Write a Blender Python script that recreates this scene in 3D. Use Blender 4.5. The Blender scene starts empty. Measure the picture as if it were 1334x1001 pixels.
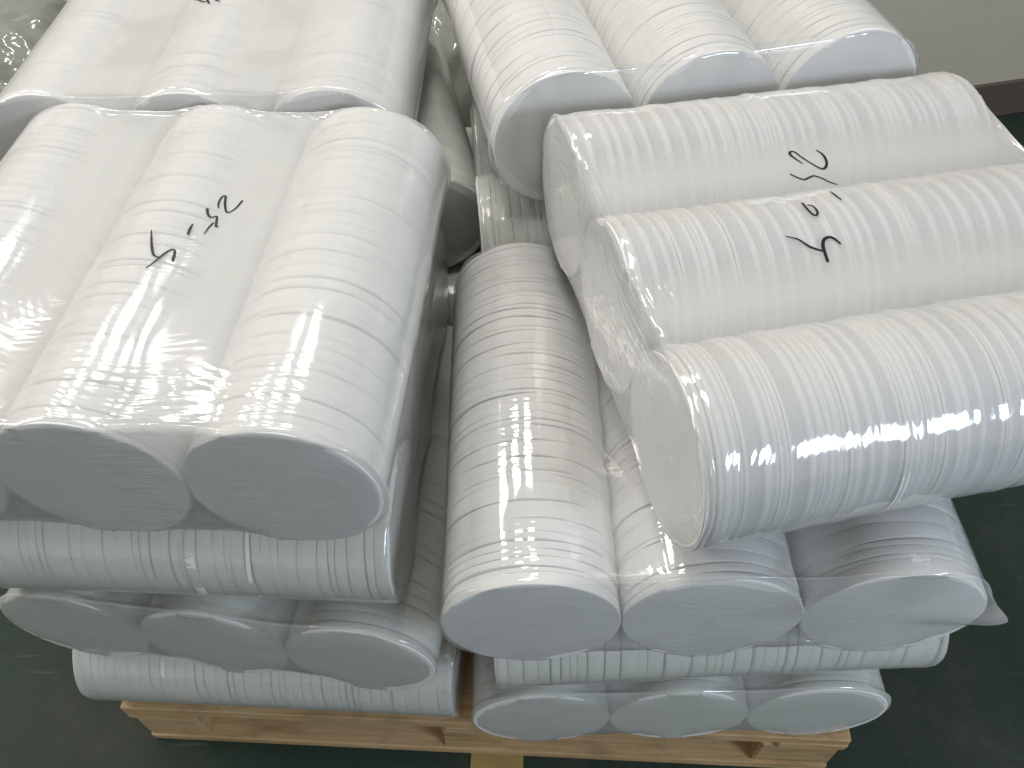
import bpy, math, random
import numpy as np
from mathutils import Matrix, Vector
from mathutils.bvhtree import BVHTree
R_ = math.radians
scene = bpy.context.scene
col = scene.collection

# ------------------------------------------------------------------ camera, light, exposure
D = 0.19                 # disc diameter in metres
PT = 0.145               # height of the pallet's deck above the floor
FLR = 0.0
def P(x, y, z):          # disc-diameter units above the pallet deck -> metres
    return Vector((x*D, y*D, z*D + PT))

cam_d = bpy.data.cameras.new('camera')
cam = bpy.data.objects.new('camera', cam_d); col.objects.link(cam)
fw = Vector((0, .64610539, -.76324821)); rt = Vector((.99875125, -.03813147, -.03227908)); up = Vector((.04995947, .7622951, .64529856))
m = Matrix((rt, up, -fw)).transposed().to_4x4(); m.translation = P(0, 0, 6.895)
cam.matrix_world = m
cam_d.lens = 36*1128.75/1334; cam_d.sensor_width = 36; cam_d.clip_start = .02; cam_d.clip_end = 60
scene.camera = cam

world = bpy.data.worlds.new('World'); scene.world = world; world.use_nodes = True
bg = world.node_tree.nodes['Background']
bg.inputs[0].default_value = (.98, .99, .95, 1); bg.inputs[1].default_value = .27

def area(name, loc, target, sx, sy, power, colour, spread=180):
    l = bpy.data.lights.new(name, 'AREA'); l.shape = 'RECTANGLE'; l.size = sx; l.size_y = sy
    l.energy = power; l.color = colour; l.spread = R_(spread)
    o = bpy.data.objects.new(name, l); col.objects.link(o); o.location = loc
    o.rotation_euler = (Vector(target) - Vector(loc)).to_track_quat('-Z', 'Y').to_euler()
    return o
area('ceiling_light', (-.2, .86, 3.4), (-.1, .80, .6), 1.1, .8, 19, (1, .955, .885))
for lx in (-2.5, -1.6, -.7, .15):
    area('roof_window', (lx, 2.5-.05*lx, 3.3), (lx*.4, .9, .75), .40, .30, 8.5, (1, .97, .92))
area('window_light', (1.75, -1.0, 1.7), (.35, .5, .6), .7, .5, 19, (.70, .84, 1))
area('left_fill', (-2.6, .9, 2.5), (.2, .7, .8), .9, .7, 22, (1, .95, .88))  # added warm fill from the left, brightens left-facing stack ends in place of bounce

scene.view_settings.view_transform = 'Standard'; scene.view_settings.look = 'None'
scene.view_settings.exposure = 0.32; scene.view_settings.gamma = 1.0
scene.view_settings.use_curve_mapping = False
scene.cycles.use_adaptive_sampling = True; scene.cycles.adaptive_threshold = .02; scene.cycles.transparent_max_bounces = 16; scene.cycles.max_bounces = 6; scene.cycles.diffuse_bounces = 5; scene.cycles.glossy_bounces = 2
scene.cycles.caustics_reflective = False; scene.cycles.caustics_refractive = False

# ------------------------------------------------------------------ materials
class NT:
    def __init__(s, name):
        s.m = bpy.data.materials.new(name); s.m.use_nodes = True; s.t = s.m.node_tree
        s.t.nodes.clear(); s.out = s.n('ShaderNodeOutputMaterial')
    def n(s, typ, ins=None, **kw):
        nd = s.t.nodes.new(typ)
        for k, v in kw.items(): setattr(nd, k, v)
        for k, v in (ins or {}).items():
            if isinstance(v, bpy.types.NodeSocket): s.t.links.new(v, nd.inputs[k])
            else: nd.inputs[k].default_value = v
        return nd
    def math(s, op, a, b=0.0, clamp=False):
        nd = s.n('ShaderNodeMath', {0: a, 1: b}, operation=op); nd.use_clamp = clamp; return nd.outputs[0]
    def ramp(s, f, stops):
        nd = s.n('ShaderNodeValToRGB', {0: f}); e = nd.color_ramp.elements
        while len(e) < len(stops): e.new(.5)
        for k, (p, c) in zip(e, stops): k.position = p; k.color = c if len(c) == 4 else (*c, 1)
        return nd.outputs[0]
    def noise(s, vec, scale, detail=3, rough=.55, dist=0):
        return s.n('ShaderNodeTexNoise', {'Vector': vec, 'Scale': scale, 'Detail': detail, 'Roughness': rough, 'Distortion': dist}).outputs[0]
    def obj(s): return s.n('ShaderNodeTexCoord').outputs['Object']
    def scaled(s, vec, sc, rot=(0, 0, 0)):
        return s.n('ShaderNodeMapping', {'Vector': vec, 'Scale': sc, 'Rotation': rot}).outputs[0]
    def bump(s, h, st, dist=.002, normal=None):
        ins = {'Height': h, 'Strength': st, 'Distance': dist}
        if normal: ins['Normal'] = normal
        return s.n('ShaderNodeBump', ins).outputs[0]
    def done(s, sh): s.t.links.new(sh, s.out.inputs[0]); return s.m

def felt(name, base):
    t = NT(name); v = t.obj()
    inf = t.n('ShaderNodeObjectInfo').outputs['Random']
    a = t.noise(v, 38, 4, .6); b = t.noise(t.scaled(v, (1, 1, 6)), 420, 2)
    f = t.math('ADD', t.math('MULTIPLY', a, .6), t.math('MULTIPLY', inf, .4))
    c = t.ramp(f, [(.2, tuple(x*.955 for x in base)), (.8, base)])
    sx = t.n('ShaderNodeSeparateXYZ', {0: v}).outputs
    rr = t.math('SQRT', t.math('ADD', t.math('POWER', sx[0], 2.0), t.math('POWER', sx[2], 2.0)))
    rr = t.math('ADD', rr, t.math('MULTIPLY', t.math('SUBTRACT', t.noise(v, 160, 2), .5), .006))
    c = t.n('ShaderNodeMixRGB', {0: t.ramp(rr, [(.0022, (.28,)*3), (.0045, (0,)*3)]), 1: c, 2: (.3, .3, .29, 1)}).outputs[0]
    p = t.n('ShaderNodeBsdfPrincipled', {'Base Color': c, 'Roughness': .92, 'Specular IOR Level': .15,
            'Normal': t.bump(t.math('ADD', a, t.math('MULTIPLY', b, .35)), .35, .0016)})
    return t.done(p.outputs[0])
FELT = felt('white_felt', (.86, .855, .845))
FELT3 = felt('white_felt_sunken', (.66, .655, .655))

def film(name, haze, rough, tint=(1, 1, 1), air=0.0):
    """thin clear polythene: see-through, mirror-like at grazing angles, faintly milky (its wrinkles are in the mesh)"""
    t = NT(name)
    face = t.n('ShaderNodeLayerWeight', {'Blend': .5}).outputs['Facing']
    fr = t.math('ADD', .09, t.math('MULTIPLY', t.math('POWER', face, 4.0), .7), clamp=True)
    tr = t.n('ShaderNodeBsdfTransparent', {'Color': (*tint, 1)})
    gl = t.n('ShaderNodeBsdfGlossy', {'Color': (1, 1, 1, 1), 'Roughness': rough})
    df = t.n('ShaderNodeBsdfDiffuse', {'Color': (.9, .9, .89, 1)})
    tl = t.n('ShaderNodeBsdfTranslucent', {'Color': (.9, .9, .89, 1)})
    dm = t.n('ShaderNodeMixShader', {0: .5, 1: df.outputs[0], 2: tl.outputs[0]})
    hz = t.math('MULTIPLY', t.math('ADD', 1.0, t.math('MULTIPLY', t.math('POWER', face, 3.0), 2.0)), haze, clamp=True)
    if air:      # film resting on felt looks clearer than film spanning an air pocket
        gp = t.n('ShaderNodeAttribute', attribute_name='air_gap').outputs['Fac']
        hz = t.math('ADD', hz, t.math('MULTIPLY', gp, air), clamp=True)
        hz = t.math('MINIMUM', hz, .9)
    a = t.n('ShaderNodeMixShader', {0: hz, 1: tr.outputs[0], 2: dm.outputs[0]})
    b = t.n('ShaderNodeMixShader', {0: fr, 1: a.outputs[0], 2: gl.outputs[0]})
    return t.done(b.outputs[0])
FILM_CLEAR = film('clear_film', .15, .07, air=.28)
FILM_DULL = film('dull_film', .36, .12, (.97, .985, .95), air=.35)
FILM_HAZY = film('milky_film', .44, .11, air=.50)
FILM_RIBS = film('milky_film_over_ribs', .40, .09, air=.40)

def wood():
    t = NT('pale_pine'); v = t.obj(); inf = t.n('ShaderNodeObjectInfo').outputs['Random']
    off = t.n('ShaderNodeCombineXYZ', {0: t.math('MULTIPLY', inf, 7.0), 1: t.math('MULTIPLY', inf, 13.0), 2: inf}).outputs[0]
    v2 = t.n('ShaderNodeVectorMath', {0: v, 1: off}, operation='ADD').outputs[0]
    g = t.noise(t.scaled(v2, (3, 60, 60)), 1.6, 5, .6, .6); k = t.noise(v2, 5, 3)
    st = t.noise(t.scaled(v2, (14, 140, 140)), 2.0, 3)
    c = t.ramp(t.math('ADD', t.math('MULTIPLY', g, .65), t.math('MULTIPLY', k, .35)),
               [(.3, (.42, .26, .12)), (.5, (.60, .41, .22)), (.72, (.72, .54, .32))])
    dt = t.ramp(t.noise(t.scaled(v2, (1, 2.5, 2.5)), 9, 5, .7), [(.50, (0,)*3), (.72, (.55,)*3)])
    c = t.n('ShaderNodeMixRGB', {0: dt, 1: c, 2: (.20, .125, .06, 1)}).outputs[0]
    p = t.n('ShaderNodeBsdfPrincipled', {'Base Color': c, 'Roughness': .75, 'Specular IOR Level': .3, 'Normal': t.bump(t.math('ADD', g, st), .5, .001)})
    return t.done(p.outputs[0])
WOOD = wood()

def plain(name, c, rough=.6, spec=.4):
    t = NT(name); v = t.obj(); a = t.noise(v, 25, 3)
    cc = t.ramp(a, [(.3, tuple(x*.85 for x in c)), (.7, c)])
    return t.done(t.n('ShaderNodeBsdfPrincipled', {'Base Color': cc, 'Roughness': rough, 'Specular IOR Level': spec}).outputs[0])
INK = plain('black_marker_ink', (.012, .012, .018), .4, .4)
NAIL = plain('dark_nail', (.03, .025, .02), .5)
TAPE = plain('yellow_paint', (.40, .29, .11), .7)

def floor_mat():
    t = NT('dark_green_floor_paint'); v = t.obj()
    a = t.noise(v, 3.2, 6, .62); b = t.noise(v, 34, 5, .7); s = t.noise(v, 120, 2)
    c = t.ramp(t.math('ADD', t.math('MULTIPLY', a, .6), t.math('MULTIPLY', b, .4)),
               [(.34, (.013, .029, .020)), (.50, (.022, .042, .030)), (.60, (.045, .052, .040)), (.76, (.10, .09, .068))])
    sp = t.ramp(t.noise(v, 75, 4, .7), [(.66, (0,)*3), (.74, (.55,)*3)])
    sc = t.ramp(t.noise(t.scaled(v, (6, 60, 1), (0, 0, .6)), 1.0, 4, .7), [(.62, (0,)*3), (.72, (.35,)*3)])
    c = t.n('ShaderNodeMixRGB', {0: t.math('MAXIMUM', sp, sc), 1: c, 2: (.16, .15, .12, 1)}).outputs[0]
    p = t.n('ShaderNodeBsdfPrincipled', {'Base Color': c, 'Roughness': t.ramp(b, [(.3, (.6,)*3), (.7, (.85,)*3)]), 'Specular IOR Level': .4,
            'Normal': t.bump(t.math('ADD', b, t.math('MULTIPLY', s, .3)), .25, .001)})
    return t.done(p.outputs[0])
def wall_mat(name, c0, c1):
    t = NT(name); v = t.obj(); a = t.noise(v, 2.5, 5, .6); b = t.noise(v, 40, 3)
    c = t.ramp(t.math('ADD', t.math('MULTIPLY', a, .8), t.math('MULTIPLY', b, .2)), [(.3, c0), (.7, c1)])
    return t.done(t.n('ShaderNodeBsdfPrincipled', {'Base Color': c, 'Roughness': .8, 'Specular IOR Level': .25, 'Normal': t.bump(b, .15, .001)}).outputs[0])

# ------------------------------------------------------------------ helpers
def link(name, me, mat=None, parent=None, loc=None):
    o = bpy.data.objects.new(name, me); col.objects.link(o)
    if mat and not me.materials: me.materials.append(mat)
    if parent: o.parent = parent
    if loc is not None: o.location = loc
    return o
def tag(o, label=None, cat=None, group=None, kind=None):
    for k, v in (('label', label), ('category', cat), ('group', group), ('kind', kind)):
        if v: o[k] = v
    return o
def mesh(name, vs, fs, smooth=False):
    me = bpy.data.meshes.new(name); me.from_pydata([tuple(v) for v in vs], [], fs); me.update()
    if smooth: me.polygons.foreach_set('use_smooth', [True]*len(me.polygons))
    return me
def box_mesh(name, sx, sy, sz, bev=.003, rnd=None):
    """box from its base centre with chamfered edges"""
    import bmesh
    bm = bmesh.new(); bmesh.ops.create_cube(bm, size=1)
    for v in bm.verts: v.co = Vector((v.co.x*sx, v.co.y*sy, (v.co.z+.5)*sz))
    bmesh.ops.bevel(bm, geom=bm.edges[:], offset=bev, segments=1, affect='EDGES')
    if rnd:
        for v in bm.verts: v.co += Vector((rnd.uniform(-1, 1), rnd.uniform(-1, 1), rnd.uniform(-1, 1)))*bev*.5
    me = bpy.data.meshes.new(name); bm.to_mesh(me); bm.free(); return me
def empty(name, mat4):
    o = bpy.data.objects.new(name, None); col.objects.link(o); o.empty_display_size = .05; o.matrix_world = mat4; return o

# ------------------------------------------------------------------ setting: floor and walls
fl = link('floor', mesh('floor', [(-9, -6, 0), (9, -6, 0), (9, 7, 0), (-9, 7, 0)], [(0, 1, 2, 3)]), floor_mat()); tag(fl, kind='structure')
wy = R_(9)
wall_o = Matrix.Translation((6.7*D, 11.25*D, 0)) @ Matrix.Rotation(wy, 4, 'Z')
w = link('wall', box_mesh('wall', 2.6, .12, 2.6, .004), wall_mat('grey_beige_wall', (.66, .61, .51), (.74, .68, .58)))
w.matrix_world = wall_o @ Matrix.Translation((.25, .06, 0)); tag(w, kind='structure')
sk = link('skirting', box_mesh('skirting', 2.6, .012, .108, .002), wall_mat('brown_skirting', (.13, .10, .088), (.17, .135, .12)), parent=w)
sk.location = (0, -.066, 0)
w2 = link('back_wall', box_mesh('back_wall', 12, .12, 2.6, .004), wall_mat('far_wall', (.20, .20, .17), (.26, .25, .22)))
w2.location = (-2, 4.6, 0); tag(w2, kind='structure')

# ------------------------------------------------------------------ pallet
def pallet():
    rnd = random.Random(4)
    a, b = Vector((-3.287, 2.639)), Vector((2.457, 2.096))
    ang = math.atan2(b.y-a.y, b.x-a.x); wd = (b-a).length*D; dp = 1.14
    M = Matrix.Translation((a.x*D, a.y*D, 0)) @ Matrix.Rotation(ang, 4, 'Z')
    root = empty('wooden_pallet', M)
    tag(root, 'pale pine wooden pallet on the green floor under all the bagged bundles', 'pallet')
    t = .021
    # deck boards run across the front
    n = 7; bw = .118
    for i in range(n):
        y = bw/2 + i*(dp-bw)/(n-1)
        o = link('deck_board', box_mesh('deck_board', wd, bw, t, .002, rnd), WOOD, root, (wd/2, y, PT-t))
        if i < 3:
            for x in (.05, .085, wd*.5-.03, wd*.5+.035, wd-.06, wd-.1):
                me = bpy.data.meshes.get('nail') or nail_mesh()
                link('nail', me, NAIL, o, (x-wd/2 + rnd.uniform(-.008, .008), rnd.uniform(-.03, .03), t-.0008))
        if i == 0:
            k = link('knot', disc_patch('knot', .0135, .0075), NAIL, o, (.335-wd/2, -.034, t+.0006))
    for i in range(3):      # stretcher boards below the deck, front to back
        x = (.05, wd/2, wd-.05)[i]
        link('stretcher_board', box_mesh('stretcher_board', .1, dp, t, .002, rnd), WOOD, root, (x, dp/2, PT-2*t-.0005))
    bh = PT-3*t-.0015
    for x, bwid in ((.052, .098), (wd/2-.01, .098), (wd-.062, .118)):
        for y in (.055, dp/2, dp-.055):
            link('block', box_mesh('block', bwid, .1, bh, .003, rnd), WOOD, root, (x, y, t+.0005))
    for y in (.05, dp/2, dp-.05):
        link('bottom_board', box_mesh('bottom_board', wd-.01, .098, t, .002, rnd), WOOD, root, (wd/2, y, 0.0005))
    return root
def nail_mesh():
    n = 10
    vs = [(0, 0, .0014)] + [(.0034*math.cos(k*6.283/n), .0034*math.sin(k*6.283/n), .001) for k in range(n)]
    return mesh('nail', vs, [(0, 1+k, 1+(k+1) % n) for k in range(n)])
def disc_patch(name, a, b):
    n = 18
    vs = [(0, 0, 0)] + [(a*math.cos(k*6.283/n)*(1+.1*math.sin(3*k)), b*math.sin(k*6.283/n), 0) for k in range(n)]
    return mesh(name, vs, [(0, 1+k, 1+(k+1) % n) for k in range(n)])
pallet()
tp = link('floor_marking', box_mesh('floor_marking', .085, .3, .003, .001), TAPE); tp.location = P(-.25, 2.05, 0).to_2d().to_3d() + Vector((0, .15, .0005)); tp.rotation_euler.z = R_(-4)
tag(tp, kind='structure')

# ------------------------------------------------------------------ discs
RAD = D/2
LEN = 2.69*D
def disc_mesh(name, th, bev, wav, seed, rim=0):
    """one felt disc, axis along y from 0 to th, with soft uneven rims"""
    rg = np.random.default_rng(seed); n = 64
    a = np.arange(n)/n*2*np.pi
    def wave(amp, lo, hi):
        s = np.zeros(n)
        for k in range(lo, hi): s += rg.normal()*np.cos(k*a+rg.uniform(0, 6.3))/k**.6
        return amp*s
    w0 = wave(wav, 2, 9); w1 = wave(wav, 2, 9); wr = wave(.00025, 2, 14)
    rings = [(RAD-bev*4, 0, .15), (RAD-bev*1.1, bev*.12, .7), (RAD-bev*.25, bev*.55, 1), (RAD, bev*1.3, .8),
             (RAD, th-bev*1.3, -.8), (RAD-bev*.25, th-bev*.55, -1), (RAD-bev*1.1, th-bev*.12, -.7), (RAD-bev*4, th, -.15)]
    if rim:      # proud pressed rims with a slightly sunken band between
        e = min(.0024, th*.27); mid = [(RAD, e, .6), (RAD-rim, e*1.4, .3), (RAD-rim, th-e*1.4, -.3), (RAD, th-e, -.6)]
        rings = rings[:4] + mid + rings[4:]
    vs = []; fs = []
    for r, y, s in rings:
        ww = w0*s if s > 0 else w1*-s
        rr = r + wr
        yy = y + ww
        vs += list(zip(rr*np.cos(a), yy, rr*np.sin(a)))
    for j in range(len(rings)-1):
        for k in range(n):
            fs.append((j*n+k, j*n+(k+1) % n, (j+1)*n+(k+1) % n, (j+1)*n+k))
    c0 = len(vs); vs.append((0, 0, 0)); vs.append((0, th, 0)); q = (len(rings)-1)*n
    for k in range(n):
        fs.append((c0, (k+1) % n, k)); fs.append((c0+1, q+k, q+(k+1) % n))
    me = mesh(name, vs, fs, True)
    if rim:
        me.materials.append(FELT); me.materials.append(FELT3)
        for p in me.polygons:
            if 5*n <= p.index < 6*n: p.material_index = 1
    return me
_variants = {}
def variants(style):
    if style not in _variants:
        bev, wav = {'tight': (.0006, .0004), 'lined': (.0006, .0009), 'ribbed': (.0002, .0002)}[style]
        rg = random.Random(hash(style) % 97 if False else len(style)*7)
        L = []
        for i in range(9):
            th = ((.0055, .007, .0085, .010, .0115, .013, .0155, .018, .0215) if style != 'tight' else (.0065, .008, .0095, .011, .0122, .013, .0145, .016, .0185))[i]
            L.append((th, disc_mesh('disc', th, bev*rg.uniform(.6, 1.5), wav, i*11+len(style), .0011 if style == 'ribbed' else 0)))
        _variants[style] = L
    return _variants[style]
CORE = None
def core_mesh(r):
    n = 40; vs = []; fs = []
    for y in (.004, LEN-.004):
        vs += [(r*math.cos(k*6.2832/n), y, r*math.sin(k*6.2832/n)) for k in range(n)]
    fs = [(k, (k+1) % n, n+(k+1) % n, n+k) for k in range(n)] + [tuple(range(n-1, -1, -1)), tuple(range(n, 2*n))]
    return mesh('disc_stack', vs, fs, False)
CORE_THIN = core_mesh(RAD*.93); CORE_FULL = core_mesh(RAD*.992)

def layout(style, seed):
    """disc positions along one stack: list of (y0, mesh, radial scale, dx, dz, rx, rz)"""
    rg = random.Random(seed); V = variants(style); y = 0; out = []
    tl = {'tight': .003, 'lined': .0055, 'ribbed': .003}[style]
    rvar = {'tight': .0022, 'lined': .006, 'ribbed': .011}[style]
    while y < LEN-.006:
        th, me = rg.choice(V)
        if LEN-y < .0215:
            th, me = min(V, key=lambda q: abs(q[0]-(LEN-y)))
        g = {'tight': .00012, 'lined': .0003, 'ribbed': .00006}[style]
        if rg.random() < {'tight': .4, 'lined': .4, 'ribbed': .1}[style]: g += rg.uniform(.0002, {'tight': .0022, 'lined': .0009, 'ribbed': .0002}[style])
        out.append((y, me, 1+rg.gauss(0, rvar*.55), rg.gauss(0, .0006), rg.gauss(0, .0004), rg.gauss(0, tl), rg.gauss(0, tl), rg.uniform(0, 6.28)))
        y += th+g
    return out

# ------------------------------------------------------------------ polythene bags (relaxed as cloth over the stacks)
def relax_bag(lay, seed, step, slack, ext, iters, press, fine=True, wr=.0010, ears=()):
    """closed tube of film, flat-sealed at both ends, pulled in over three stacks.
    lay: per stack list of (y0, th, r) or None.  returns vertices, faces"""
    rg = np.random.default_rng(seed)
    gap = .0022
    r0 = RAD*1.006 + gap
    Lc = LEN + 2*gap
    straight = 2*D
    per = 2*straight + 2*math.pi*r0
    nu = int(per/step/4)*4
    ncap = int((RAD+ext)/step); nb = int(Lc/step)
    nv = nb + 2*ncap + 1
    # cross-section start: arc-length param around stadium, u=0 at right middle (x=+D+r,z=R) going up
    s = np.arange(nu)/nu*per
    q = math.pi*r0/2
    cx = np.empty(nu); ox = np.empty(nu); oz = np.empty(nu)
    for i, t in enumerate(s):
        if t < q: a = t/r0; cx[i] = D; ox[i] = math.cos(a); oz[i] = math.sin(a)
        elif t < q+straight: cx[i] = D-(t-q); ox[i] = 0; oz[i] = 1
        elif t < q+straight+2*q: a = (t-q-straight)/r0 + math.pi/2; cx[i] = -D; ox[i] = math.cos(a); oz[i] = math.sin(a)
        elif t < q+2*straight+2*q: cx[i] = -D+(t-q-straight-2*q); ox[i] = 0; oz[i] = -1
        else: a = (t-2*straight-3*q)/r0 + 1.5*math.pi; cx[i] = D; ox[i] = math.cos(a); oz[i] = math.sin(a)
    X = np.zeros((nv, nu, 3))
    for j in range(nv):
        if j < ncap: f = j/ncap; y = -gap - (1-f)*ext*.3
        elif j > ncap+nb: f = (nv-1-j)/ncap; y = LEN+gap+(1-f)*ext*.3
        else: f = 1; y = -gap + (j-ncap)/nb*Lc
        X[j, :, 0] = cx + ox*r0*f + ox*(1-f)*r0*.62
        X[j, :, 1] = y
        X[j, :, 2] = RAD + oz*r0*f
    # smooth random kicks so the folds are not regular
    for amp, k in ((.0022, 7), (.0014, 19), (.0008, 41)):
        g = rg.normal(size=(nv//max(1, 60//k)+4, nu//max(1, 60//k)+4, 3))
        iy = np.linspace(0, g.shape[0]-1.01, nv); ix = np.linspace(0, g.shape[1]-1.01, nu)
        y0 = iy.astype(int); x0 = ix.astype(int); fy = (iy-y0)[:, None, None]; fx = (ix-x0)[None, :, None]
        X += amp*(g[y0][:, x0]*(1-fy)*(1-fx)+g[y0+1][:, x0]*fy*(1-fx)+g[y0][:, x0+1]*(1-fy)*fx+g[y0+1][:, x0+1]*fy*fx)
    ru = per/nu*slack; rv = Lc/nb*slack
    taper = np.ones((nv, 1))
    for j in range(ncap):
        taper[j] = taper[nv-1-j] = 1 - (1-j/ncap)*.20
    ru = ru*taper
    mirror = (-np.arange(nu)) % nu
    # radius of each stack along y
    ys = np.linspace(-.03, LEN+.03, 400); prof = []
    for l in lay:
        pr = np.full(400, RAD*(1.004 if l is None else 1.012))
        for (y0, th, r) in (l or []):   # the film follows proud discs
            pr[(ys >= y0-.0005) & (ys <= y0+th+.0005)] = r
        if l: pr = np.convolve(np.pad(pr, 4, 'edge'), np.ones(5)/5, 'same')[4:-4] + .0004
        prof.append(pr)
    def collide(X):
        x, y, z = X[..., 0], X[..., 1], X[..., 2]-RAD
        e = .0011
        iy = np.clip(((y+.03)/(LEN+.06)*399), 0, 399).astype(int)
        for c, pr in zip((-D, 0, D), prof):
            dx = x-c; d = np.sqrt(dx*dx+z*z)+1e-9; rr = pr[iy]+e
            pr_ = rr-d                        # radial penetration
            pe = np.minimum(y+e, LEN+e-y)     # axial penetration
            ins = (pr_ > 0) & (pe > 0)
            rad = ins & (pr_ <= pe)
            k = np.where(rad, pr_/d, 0)
            x += dx*k; z += z*k
            ax = ins & ~rad
            y = np.where(ax, np.where(y < LEN/2, -e, LEN+e), y)
        z = np.maximum(z, -RAD-.001)
        X[..., 0], X[..., 1], X[..., 2] = x, y, z+RAD
        return X
    def pair(A, B, rest, k, only_stretch=False):
        d = B-A; l = np.sqrt((d*d).sum(-1))+1e-9
        c = (l-rest)/l*.5*k
        if only_stretch: c = np.maximum(c, 0)
        d *= c[..., None]
        return d
    def sweep(X, kc):
        for off in (0, 1):          # around
            A = X[:, off::2]; Bi = (np.arange(off, nu, 2)+1) % nu; B = X[:, Bi]
            d = pair(A, B, ru, kc); X[:, off::2] += d; X[:, Bi] -= d
        for off in (0, 1):          # along
            n = (nv-1-off)//2*2+off
            A = X[off:n:2]; B = X[off+1:n+1:2]
            d = pair(A, B, rv, kc); A += d; B -= d
        for sg in (1, -1):          # shear
            for off in (0, 1):
                n = (nv-1-off)//2*2+off
                A = X[off:n:2]; idx = (np.arange(nu)+sg) % nu; B = X[off+1:n+1:2][:, idx]
                d = pair(A, B, np.hypot(ru[off:n:2], rv), .35); A += d; X[off+1:n+1:2, idx] -= d
        return X
    for it in range(iters):
        f = it/iters
        du = np.roll(X, -1, 1)-np.roll(X, 1, 1); dv = np.gradient(X, axis=0)
        n = np.cross(du, dv); n /= np.linalg.norm(n, axis=-1, keepdims=True)+1e-12
        # n should point outwards
        sgn = np.sign((n[..., 0]*ox+n[..., 2]*oz)[ncap:ncap+nb].mean())
        X -= n*sgn*press*(1-.6*f)
        X[:ncap, :, 1] += (-.0012-X[:ncap, :, 1])*.25; X[-ncap:, :, 1] += (LEN+.0012-X[-ncap:, :, 1])*.25
        for _ in range(2): X = sweep(X, .9)
        # bending
        lap = (np.roll(X, 1, 1)+np.roll(X, -1, 1)-2*X)*.25
        lap[1:-1] += (X[2:]+X[:-2]-2*X[1:-1])*.25
        X += lap*.12
        for j in (0, nv-1):
            av = (X[j]+X[j][mirror])*.5; X[j] = av
        X = collide(X)
    for _ in range(2):
        lap = (np.roll(X, 1, 1)+np.roll(X, -1, 1)-2*X)*.2
        lap[1:-1] += (X[2:]+X[:-2]-2*X[1:-1])*.2
        X += lap*.5; X = collide(X)
    for rim, rows, yf in ((X[ncap].copy(), range(ncap), -.0016), (X[nv-1-ncap].copy(), range(nv-1, nv-1-ncap, -1), LEN+.0016)):
        seam = np.stack([rim[:, 0]*.80, np.full(nu, yf), np.full(nu, RAD)], -1)
        for k, j in enumerate(rows):
            f = k/ncap; Y = seam*(1-f)+rim*f
            Y[:, 1] = yf+(rim[:, 1]-yf)*f**6; X[j] = Y
    for (ex, ey, amt, wide) in ears:         # loose corners of film standing off the bundle
        c = np.array([ex*1.5*D, 0 if ey < 0 else LEN, RAD]); dd = X-c
        w_ = np.exp(-(dd[..., 0]**2+dd[..., 1]**2)/wide**2 - (dd[..., 2]/(wide*.30))**2)
        X += w_[..., None]*np.array([ex*.8, ey*.7, .12])*amt
    # finer sheet with tension wrinkles: strong by the sealed ends, faint in the middle
    if fine:
        def up(A, ax, wrap):
            nx = np.roll(A, -1, ax); pv = np.roll(A, 1, ax); n2 = np.roll(A, -2, ax)
            mid = (9*(A+nx)-(pv+n2))/16
            if not wrap:
                mid = np.moveaxis(mid, ax, 0); a0 = np.moveaxis(A, ax, 0)
                mid[0] = (a0[0]+a0[1])/2; mid[-2] = (a0[-2]+a0[-1])/2
                out = np.empty((2*a0.shape[0]-1,)+a0.shape[1:]); out[0::2] = a0; out[1::2] = mid[:-1]
                return np.moveaxis(out, 0, ax)
            out = np.empty(A.shape[:ax]+(2*A.shape[ax],)+A.shape[ax+1:])
            idx = [slice(None)]*A.ndim
            idx[ax] = slice(0, None, 2); out[tuple(idx)] = A; idx[ax] = slice(1, None, 2); out[tuple(idx)] = mid
            return out
        X = up(up(X, 0, False), 1, True)
        if step < .007: X = up(X, 0, False)
        nv, nu = X.shape[:2]
        vv = (np.arange(nv)/(nv-1)*(Lc+2*(RAD+ext)) - RAD - ext)[:, None]; uu = (np.arange(nu)/nu*per)[None, :]
        uu = np.abs(uu-per/2)       # mirrored so that the sheet closes
        vv, uu = np.broadcast_arrays(vv, uu)
        endd = np.minimum(vv+.02, LEN+.02-vv)
        near = np.exp(-np.clip(endd, 0, None)/.055); capm = (endd < .02)
        big = perlin(uu*9, vv*9, seed); big2 = perlin(uu*17+5, vv*14, seed+1)
        def ridge(a, lx, ly, sd, warp):
            p = uu*math.cos(a)+vv*math.sin(a); q = -uu*math.sin(a)+vv*math.cos(a)
            nz = perlin(p/lx+warp*big, q/ly+warp*big2, sd)
            return (1-np.abs(nz)*2.2)**3
        a1 = ridge(1.57+.10, .0062, .10, seed+2, .35); a2 = ridge(1.57-.38, .0068, .12, seed+3, .4); a3 = ridge(.55, .009, .10, seed+4, .4)
        m1 = np.clip(perlin(uu*11, vv*11, seed+5)*2+.25, 0, 1); m2 = np.clip(perlin(uu*11+9, vv*11, seed+6)*2+.1, 0, 1); m3 = np.clip(perlin(uu*9, vv*9+7, seed+7)*2.2, 0, 1)
        hgt = (a1*m1*(.12+1.5*near) + a2*m2*(.12+1.4*near) + a3*m3*(.3+.4*near))*wr + perlin(uu*48, vv*30, seed+8)*wr*.22 + perlin(uu*20, vv*16, seed+9)*wr*.6
        hgt = np.where(capm & (endd < .012), hgt*.42, hgt)
        du = np.roll(X, -1, 1)-np.roll(X, 1, 1); dv = np.gradient(X, axis=0)
        n = np.cross(du, dv); n /= np.linalg.norm(n, axis=-1, keepdims=True)+1e-12
        X = X + n*sgn*np.clip(hgt, -wr, 2.6*wr)[..., None]
    jj, ii = np.meshgrid(np.arange(nv-1), np.arange(nu), indexing='ij'); i2 = (ii+1) % nu
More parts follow.
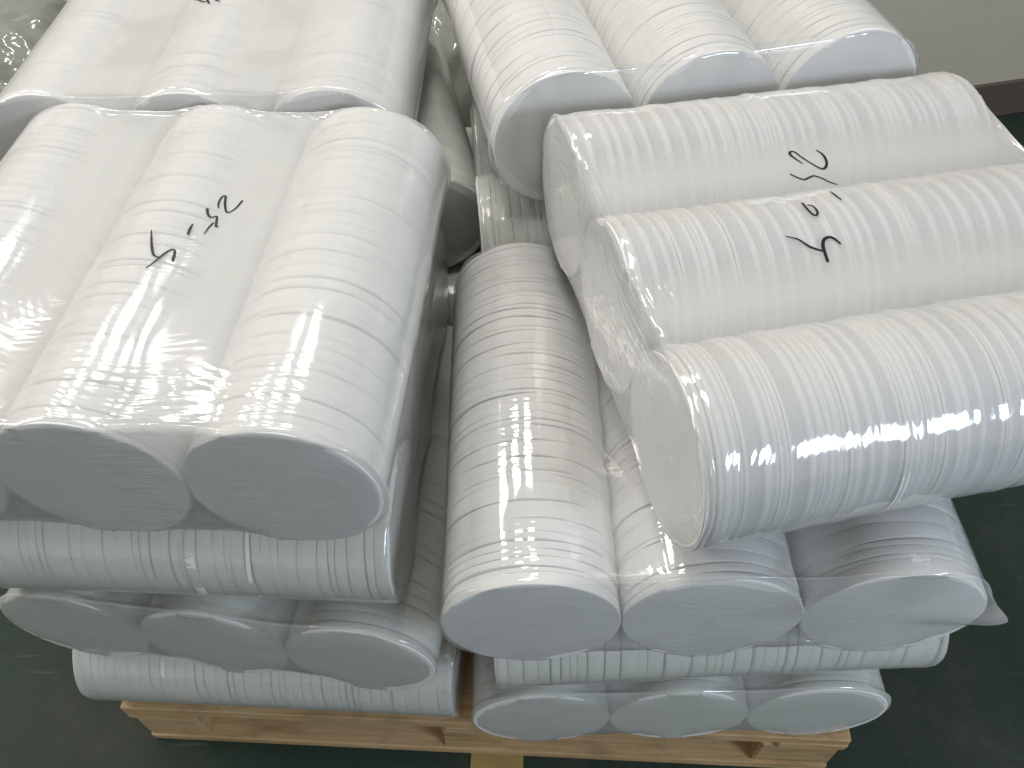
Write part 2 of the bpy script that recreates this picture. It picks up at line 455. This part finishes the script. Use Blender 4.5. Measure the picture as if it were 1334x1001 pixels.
    F = np.stack([jj*nu+ii, jj*nu+i2, (jj+1)*nu+i2, (jj+1)*nu+ii], -1).reshape(-1, 4)
    return X.reshape(-1, 3), F
def perlin(x, y, seed):
    rg = np.random.default_rng(seed); T = rg.uniform(0, 2*np.pi, (256, 256)); gx, gy = np.cos(T), np.sin(T)
    x0 = np.floor(x).astype(int); y0 = np.floor(y).astype(int); fx = x-x0; fy = y-y0
    def g(i, j, dx, dy): return gx[(x0+i) % 256, (y0+j) % 256]*dx + gy[(x0+i) % 256, (y0+j) % 256]*dy
    sx = fx**3*(fx*(fx*6-15)+10); sy = fy**3*(fy*(fy*6-15)+10)
    return (g(0, 0, fx, fy)*(1-sx)+g(1, 0, fx-1, fy)*sx)*(1-sy) + (g(0, 1, fx, fy-1)*(1-sx)+g(1, 1, fx-1, fy-1)*sx)*sy
def np_mesh(name, V, F):
    me = bpy.data.meshes.new(name)
    me.vertices.add(len(V)); me.vertices.foreach_set('co', V.astype(np.float32).ravel())
    me.loops.add(F.size); me.loops.foreach_set('vertex_index', F.astype(np.int32).ravel())
    me.polygons.add(len(F)); me.polygons.foreach_set('loop_start', np.arange(0, F.size, F.shape[1], dtype=np.int32))
    me.update(calc_edges=True); me.validate()
    me.polygons.foreach_set('use_smooth', [True]*len(me.polygons))
    if name == 'plastic_bag':      # distance from the film to the nearest stack
        ax = np.maximum(np.maximum(-V[:, 1], V[:, 1]-LEN), 0); d = np.full(len(V), 9.0)
        for c in (-D, 0, D):
            d = np.minimum(d, np.hypot(np.maximum(np.hypot(V[:, 0]-c, V[:, 2]-RAD)-RAD*1.02, 0), ax))
        at = me.attributes.new('air_gap', 'FLOAT', 'POINT'); at.data.foreach_set('value', np.clip((d-.0015)/.024, 0, 1).astype(np.float32)**.7)
    return me

BUNDLES = {}
_shared_bag = {}
def bundle(key, label, x, y, z, yaw, style, seed, zs=1.0, ys=1.0, along_x=False, pitch=0, roll=0, stacks='dddx'[:3], fine=None, filmmat=None, ears=(), mat=None, group='bagged bundles of felt discs on the pallet'):
    M = Matrix.Translation(P(x, y, z)) @ Matrix.Rotation(yaw, 4, 'Z')
    if along_x: M = M @ Matrix.Rotation(pitch, 4, 'Y') @ Matrix.Rotation(roll, 4, 'X') @ Matrix.Rotation(-math.pi/2, 4, 'Z')
    M = M @ Matrix.Diagonal((1, ys, zs, 1))
    root = empty('disc_bundle', M)
    tag(root, label, 'disc bundle', group)
    lays = []
    for j in range(3):
        full = stacks[j] == 'd'
        st = link('disc_stack', CORE_THIN if full else CORE_FULL, mat or FELT, root, ((j-1)*D, 0, RAD))
        if not full: lays.append(None); continue
        L = layout(style, seed*10+j); lays.append([(y0, me_th(me), RAD*s) for (y0, me, s, *_ ) in L])
        for (y0, me, s, dx, dz, rx, rzz, spin) in L:
            o = bpy.data.objects.new('disc', me); col.objects.link(o); o.parent = st
            if not me.materials: me.materials.append(mat or FELT)
            o.location = (dx, y0, dz); o.scale = (s, 1, s); o.rotation_euler = (rx, spin, rzz); o.rotation_mode = 'YXZ'
    if fine:
        V, F = relax_bag(lays if style == 'ribbed' else [[] for q in lays], seed, *fine, ears=ears); me = np_mesh('plastic_bag', V, F)
        _shared_bag.setdefault('first', me)
    else:
        if 'plain' not in _shared_bag:
            V, F = relax_bag([None]*3, 77, .0080, 1.0, .004, 110, .0003); _shared_bag['plain'] = np_mesh('plastic_bag', V, F)
        me = _shared_bag['plain']
    bag = link('plastic_bag', me, filmmat or (FILM_CLEAR if fine else FILM_DULL), root)
    BUNDLES[key] = (root, bag)
    return root
def me_th(me):
    for V in _variants.values():
        for th, q in V:
            if q is me: return th
h = .922
F1 = (.0065, .998, .002, 150, .00012)
# front right stack, top to bottom
bundle('FR4', 'hazy bag of ribbed disc stacks lying askew on top, numbered, at right', .531, 3.489, 2.91, R_(10.5), 'ribbed', 5, along_x=True, pitch=.051, roll=.019, fine=F1, ears=((-1, 1, .05, .07),), filmmat=FILM_RIBS)
bundle('FR3', 'bag of three stacks with blue-grey front ends right below the askew numbered bag', 1.044, 2.074, 2*h, R_(-1.4), 'lined', 11, zs=.96, fine=(.0065, 1.0, .005, 150, .0002), ears=((1, -1, .02, .05),))
bundle('FR2', 'crosswise bag between two end-on bags low in the right-hand pile', -.2, 3.65, h, R_(0), 'tight', 13, zs=.922, ys=1.07, along_x=True, stacks='xxd')
bundle('FR1', 'bottom bag at right with three round ends above the pallet edge', 1.093, 2.189, 0, R_(-1.5), 'tight', 17, zs=.922)
# front left stack
bundle('FL4', 'large numbered bag on top of the left pile, two grey round ends in front', -2.171, 2.56, 3*h, R_(-6.45), 'tight', 3, zs=.98, fine=F1, filmmat=FILM_HAZY)
bundle('FL3', 'crosswise bag directly under the large numbered bag at left', -3.29, 4.09, 2*h, R_(-5.5), 'lined', 19, zs=.922, along_x=True, stacks='xxd')
bundle('FL2', 'left-hand bag with three greenish round ends, second from the pallet', -2.08, 2.504, h, R_(-9.9), 'tight', 23, zs=.922)
bundle('FL1', 'crosswise bag resting on the pallet at lower left', -3.22, 4.07, 0, R_(-5.6), 'tight', 29, zs=.922, ys=1.055, along_x=True, stacks='xxd')
# back row
bundle('BL4', 'bag at upper left behind the large numbered bag, cut by the top edge', -2.15, 5.3, 2.81, R_(-3.2), 'tight', 31, filmmat=FILM_HAZY, fine=(.0085, .998, .003, 110, .00015))
bundle('BR4', 'bag behind the askew numbered bag with three bright ends at upper right', 1.4375, 5.171, 3*h+.223, R_(9.25), 'lined', 37, fine=(.0085, .998, .003, 110, .00015))
bundle('BL3', 'bag sunk in the gap between the piles, one shaded end showing', -1.60, 5.36, 2*h+.08, R_(8.8), 'lined', 41, filmmat=FILM_CLEAR, zs=.94, stacks='xxd')
bundle('BR3', 'crosswise bag glimpsed in the gap under the bright-ended bag', -.22, 6.28, 2*h+.1, R_(2), 'lined', 43, filmmat=FILM_CLEAR, zs=.97, along_x=True, stacks='xxd')

bundle('BL2', 'crosswise bag deep in the gap under the sunken bag', -2.85, 6.7, h, R_(-3), 'tight', 47, zs=.922, along_x=True, stacks='xxx')
bundle('BL1', 'bag on the pallet at the bottom of the back left pile', -1.75, 5.45, 0, R_(-3), 'tight', 53, zs=.922, stacks='xxx')
bundle('BR2', 'bag under the crosswise bag in the back right pile', 1.25, 5.3, h+.07, R_(1), 'tight', 59, zs=.97, stacks='xxx')
bundle('BR1', 'crosswise bag on the pallet at the bottom of the back right pile', .05, 6.6, 0, R_(-3), 'tight', 61, zs=.97, along_x=True, stacks='xxx')

# ------------------------------------------------------------------ crumpled bags behind the pallet
def lump(rx, ry, rz, seed, crumple, shrink=1.0):
    nu, nv = 150, 80
    th = np.linspace(0, 2*np.pi, nu, endpoint=False)[None, :]; ph = np.linspace(.02, np.pi-.02, nv)[:, None]
    def sp(c, e): return np.sign(c)*np.abs(c)**e
    x = sp(np.sin(ph), .7)*sp(np.cos(th), .75); y = sp(np.sin(ph), .7)*sp(np.sin(th), .75); z = sp(np.cos(ph), .6)+0*th
    a = np.abs(np.mod(th+np.pi, 2*np.pi)-np.pi)
    w1 = perlin(x*2.3+y*1.1+9, z*2.3+y*2+5, seed); w2 = perlin(x*5-z*2+20+w1, y*5+z*3+20, seed+1); w3 = perlin(x*11+z*6+40+w2, y*11-z*7+40, seed+2)
    d = 1 + .16*w1 + crumple*((1-np.abs(w2)*2)*.5 + (1-np.abs(w3)*2)*.22)
    V = np.stack([x*rx*d*shrink, y*ry*d*shrink, (z*d*shrink+1)*rz], -1); V[..., 2] = np.maximum(V[..., 2], .004)
    jj, ii = np.meshgrid(np.arange(nv-1), np.arange(nu), indexing='ij'); i2 = (ii+1) % nu
    return V.reshape(-1, 3), np.stack([jj*nu+ii, (jj+1)*nu+ii, (jj+1)*nu+i2, jj*nu+i2], -1).reshape(-1, 4)
FILM_OLD = film('greenish_film', .30, .12, (.88, .92, .88))
STUFFING = plain('grey_green_offcuts', (.33, .34, .29), .9, .2)
for i, (bx, by, rx, ry, rz, lab) in enumerate((
        (-1.30, 1.95, .36, .34, .27, 'crumpled clear plastic bag of offcuts in the top left corner, nearest the pallet'),
        (-1.28, 2.75, .42, .36, .25, 'crumpled clear plastic bag of offcuts behind the one in the top left corner'),
        (-.10, 2.32, .42, .34, .26, 'crumpled clear plastic bag glimpsed at the top between the two piles'))):
    r = empty('offcut_bag', Matrix.Translation((bx, by, .002)) @ Matrix.Rotation(i*1.1, 4, 'Z')); tag(r, lab, 'plastic bag', 'crumpled bags behind the pallet')
    V, F = lump(rx, ry, rz, 70+i*9, .13); link('plastic_film', np_mesh('plastic_film', V, F), FILM_OLD, r)
    V, F = lump(rx, ry, rz, 90+i*9, .07, .90); link('offcuts', np_mesh('offcuts', V, F), STUFFING, r)

# ------------------------------------------------------------------ handwriting draped on the film
def writing(key, strokes, width):
    root, bag = BUNDLES[key]; me = bag.data
    bvh = BVHTree.FromPolygons([v.co for v in me.vertices], [p.vertices for p in me.polygons])
    vs = []; fs = []
    for st in strokes:
        pts = [Vector(p[:2]) for p in st]; wd = [p[2] for p in st]
        # Catmull-Rom resample
        out = []
        for i in range(len(pts)-1):
            p0 = pts[max(i-1, 0)]; p1 = pts[i]; p2 = pts[i+1]; p3 = pts[min(i+2, len(pts)-1)]
            n = max(2, int((p2-p1).length/.0012))
            for k in range(n):
                t = k/n
                out.append((.5*((2*p1)+(p2-p0)*t+(2*p0-5*p1+4*p2-p3)*t*t+(3*p1-p0-3*p2+p3)*t**3), wd[i]*(1-t)+wd[i+1]*t))
        out.append((pts[-1], wd[-1]))
        base = None
        for i, (p, w_) in enumerate(out):
            d = (out[min(i+1, len(out)-1)][0]-out[max(i-1, 0)][0]); d = d.normalized() if d.length else Vector((1, 0))
            nrm = Vector((-d.y, d.x)); row = []
            e = 1.0 if 0 < i < len(out)-1 else .55
            for s in (-1, -.33, .33, 1):
                qv = p + nrm*(s*w_*width*.5*e)
                hit, nn, _, _ = bvh.ray_cast(Vector((qv.x, qv.y, .5)), Vector((0, 0, -1)))
                if hit is None: hit = Vector((qv.x, qv.y, D)); nn = Vector((0, 0, 1))
                if nn.z < 0: nn = -nn
                vs.append(hit + nn*.0007); row.append(len(vs)-1)
            if base:
                for a in range(3): fs.append((base[a], base[a+1], row[a+1], row[a]))
            base = row
    o = link('handwritten_character', mesh('handwritten_character', vs, fs, True), INK, bag)
STROKES = {}
#STROKES_BEGIN
STROKES['FL4'] = [[(0.0012, 0.2639, 0.35), (0.0063, 0.2495, 0.9), (0.0116, 0.2355, 1.15), (0.0173, 0.2246, 1), (0.0231, 0.2231, 0.6)], [(0.0156, 0.204, 0.55), (0.0196, 0.2117, 0.7), (0.0238, 0.2233, 0.9), (0.0277, 0.2331, 0.9), (0.0318, 0.2389, 0.9), (0.0345, 0.2364, 1), (0.0356, 0.2289, 1.1), (0.0364, 0.2221, 1.1)], [(0.0388, 0.2842, 0.5), (0.0382, 0.2769, 1.1), (0.0387, 0.2658, 1.2)], [(0.0449, 0.3141, 1.2), (0.0486, 0.3045, 1.2), (0.0538, 0.2993, 0.9), (0.0591, 0.3018, 0.9), (0.062, 0.2917, 1.2), (0.0638, 0.2844, 1.1), (0.0667, 0.2844, 0.8)], [(0.0592, 0.2911, 0.8), (0.0571, 0.2843, 1), (0.0547, 0.2702, 0.5)], [(0.0567, 0.3164, 0.6), (0.0543, 0.3262, 1), (0.055, 0.3367, 1), (0.0584, 0.3384, 1.1), (0.0616, 0.3257, 1.2), (0.0668, 0.3122, 1), (0.0713, 0.3097, 0.8), (0.0771, 0.3171, 0.9), (0.0808, 0.3307, 1.1)]]
STROKES['FR4'] = [[(0.0265, 0.1695, 0.4), (0.0317, 0.1818, 0.7), (0.0415, 0.1915, 1.1), (0.0485, 0.2019, 1)], [(0.0439, 0.2233, 0.8), (0.0372, 0.2201, 1), (0.0333, 0.2148, 1.1), (0.0358, 0.2079, 1.3), (0.0431, 0.2043, 1.5), (0.0521, 0.2026, 1.3), (0.064, 0.2001, 1.2)], [(-0.0181, 0.2074, 1), (-0.0051, 0.2076, 1), (0.0045, 0.21, 1), (0.0034, 0.2146, 1), (-0.0039, 0.2162, 0.9), (-0.011, 0.2144, 0.8), (-0.0123, 0.2104, 0.8)], [(-0.0326, 0.2477, 0.6), (-0.0211, 0.2473, 0.9), (-0.0113, 0.2483, 0.7)], [(-0.0788, 0.2242, 0.7), (-0.0706, 0.2295, 0.9), (-0.0659, 0.2353, 1), (-0.0679, 0.242, 1), (-0.0696, 0.2486, 0.9), (-0.064, 0.255, 0.8), (-0.0551, 0.2604, 0.9), (-0.0487, 0.266, 0.8)], [(-0.0926, 0.2461, 0.5), (-0.1024, 0.2423, 0.9), (-0.1111, 0.2396, 1.2), (-0.116, 0.2413, 1.1), (-0.1156, 0.2462, 0.9), (-0.1035, 0.2504, 0.8), (-0.0906, 0.256, 0.8), (-0.0801, 0.2627, 1.1), (-0.0825, 0.2689, 1.2), (-0.091, 0.2738, 1.2), (-0.1037, 0.2757, 1.1), (-0.114, 0.2722, 0.7)]]
STROKES['BL4'] = [[(-0.0464, 0.2634, 0.7), (-0.0381, 0.2583, 0.8), (-0.025, 0.2434, 1), (-0.0191, 0.2403, 0.8)], [(-0.024, 0.2675, 1.2), (-0.0189, 0.2465, 1.3), (-0.0122, 0.2323, 1)], [(-0.0126, 0.251, 0.8), (-0.0012, 0.2381, 1), (0.0032, 0.2379, 0.9)]]
#STROKES_END
CHARS = {'FL4': ((0, 1), (2,), (3, 4), (5,)), 'FR4': ((0, 1), (2,), (3,), (4,), (5,)), 'BL4': ((0, 1), (2,))}
for k, s in STROKES.items():
    for ids in CHARS[k]: writing(k, [s[i] for i in ids], .0026)
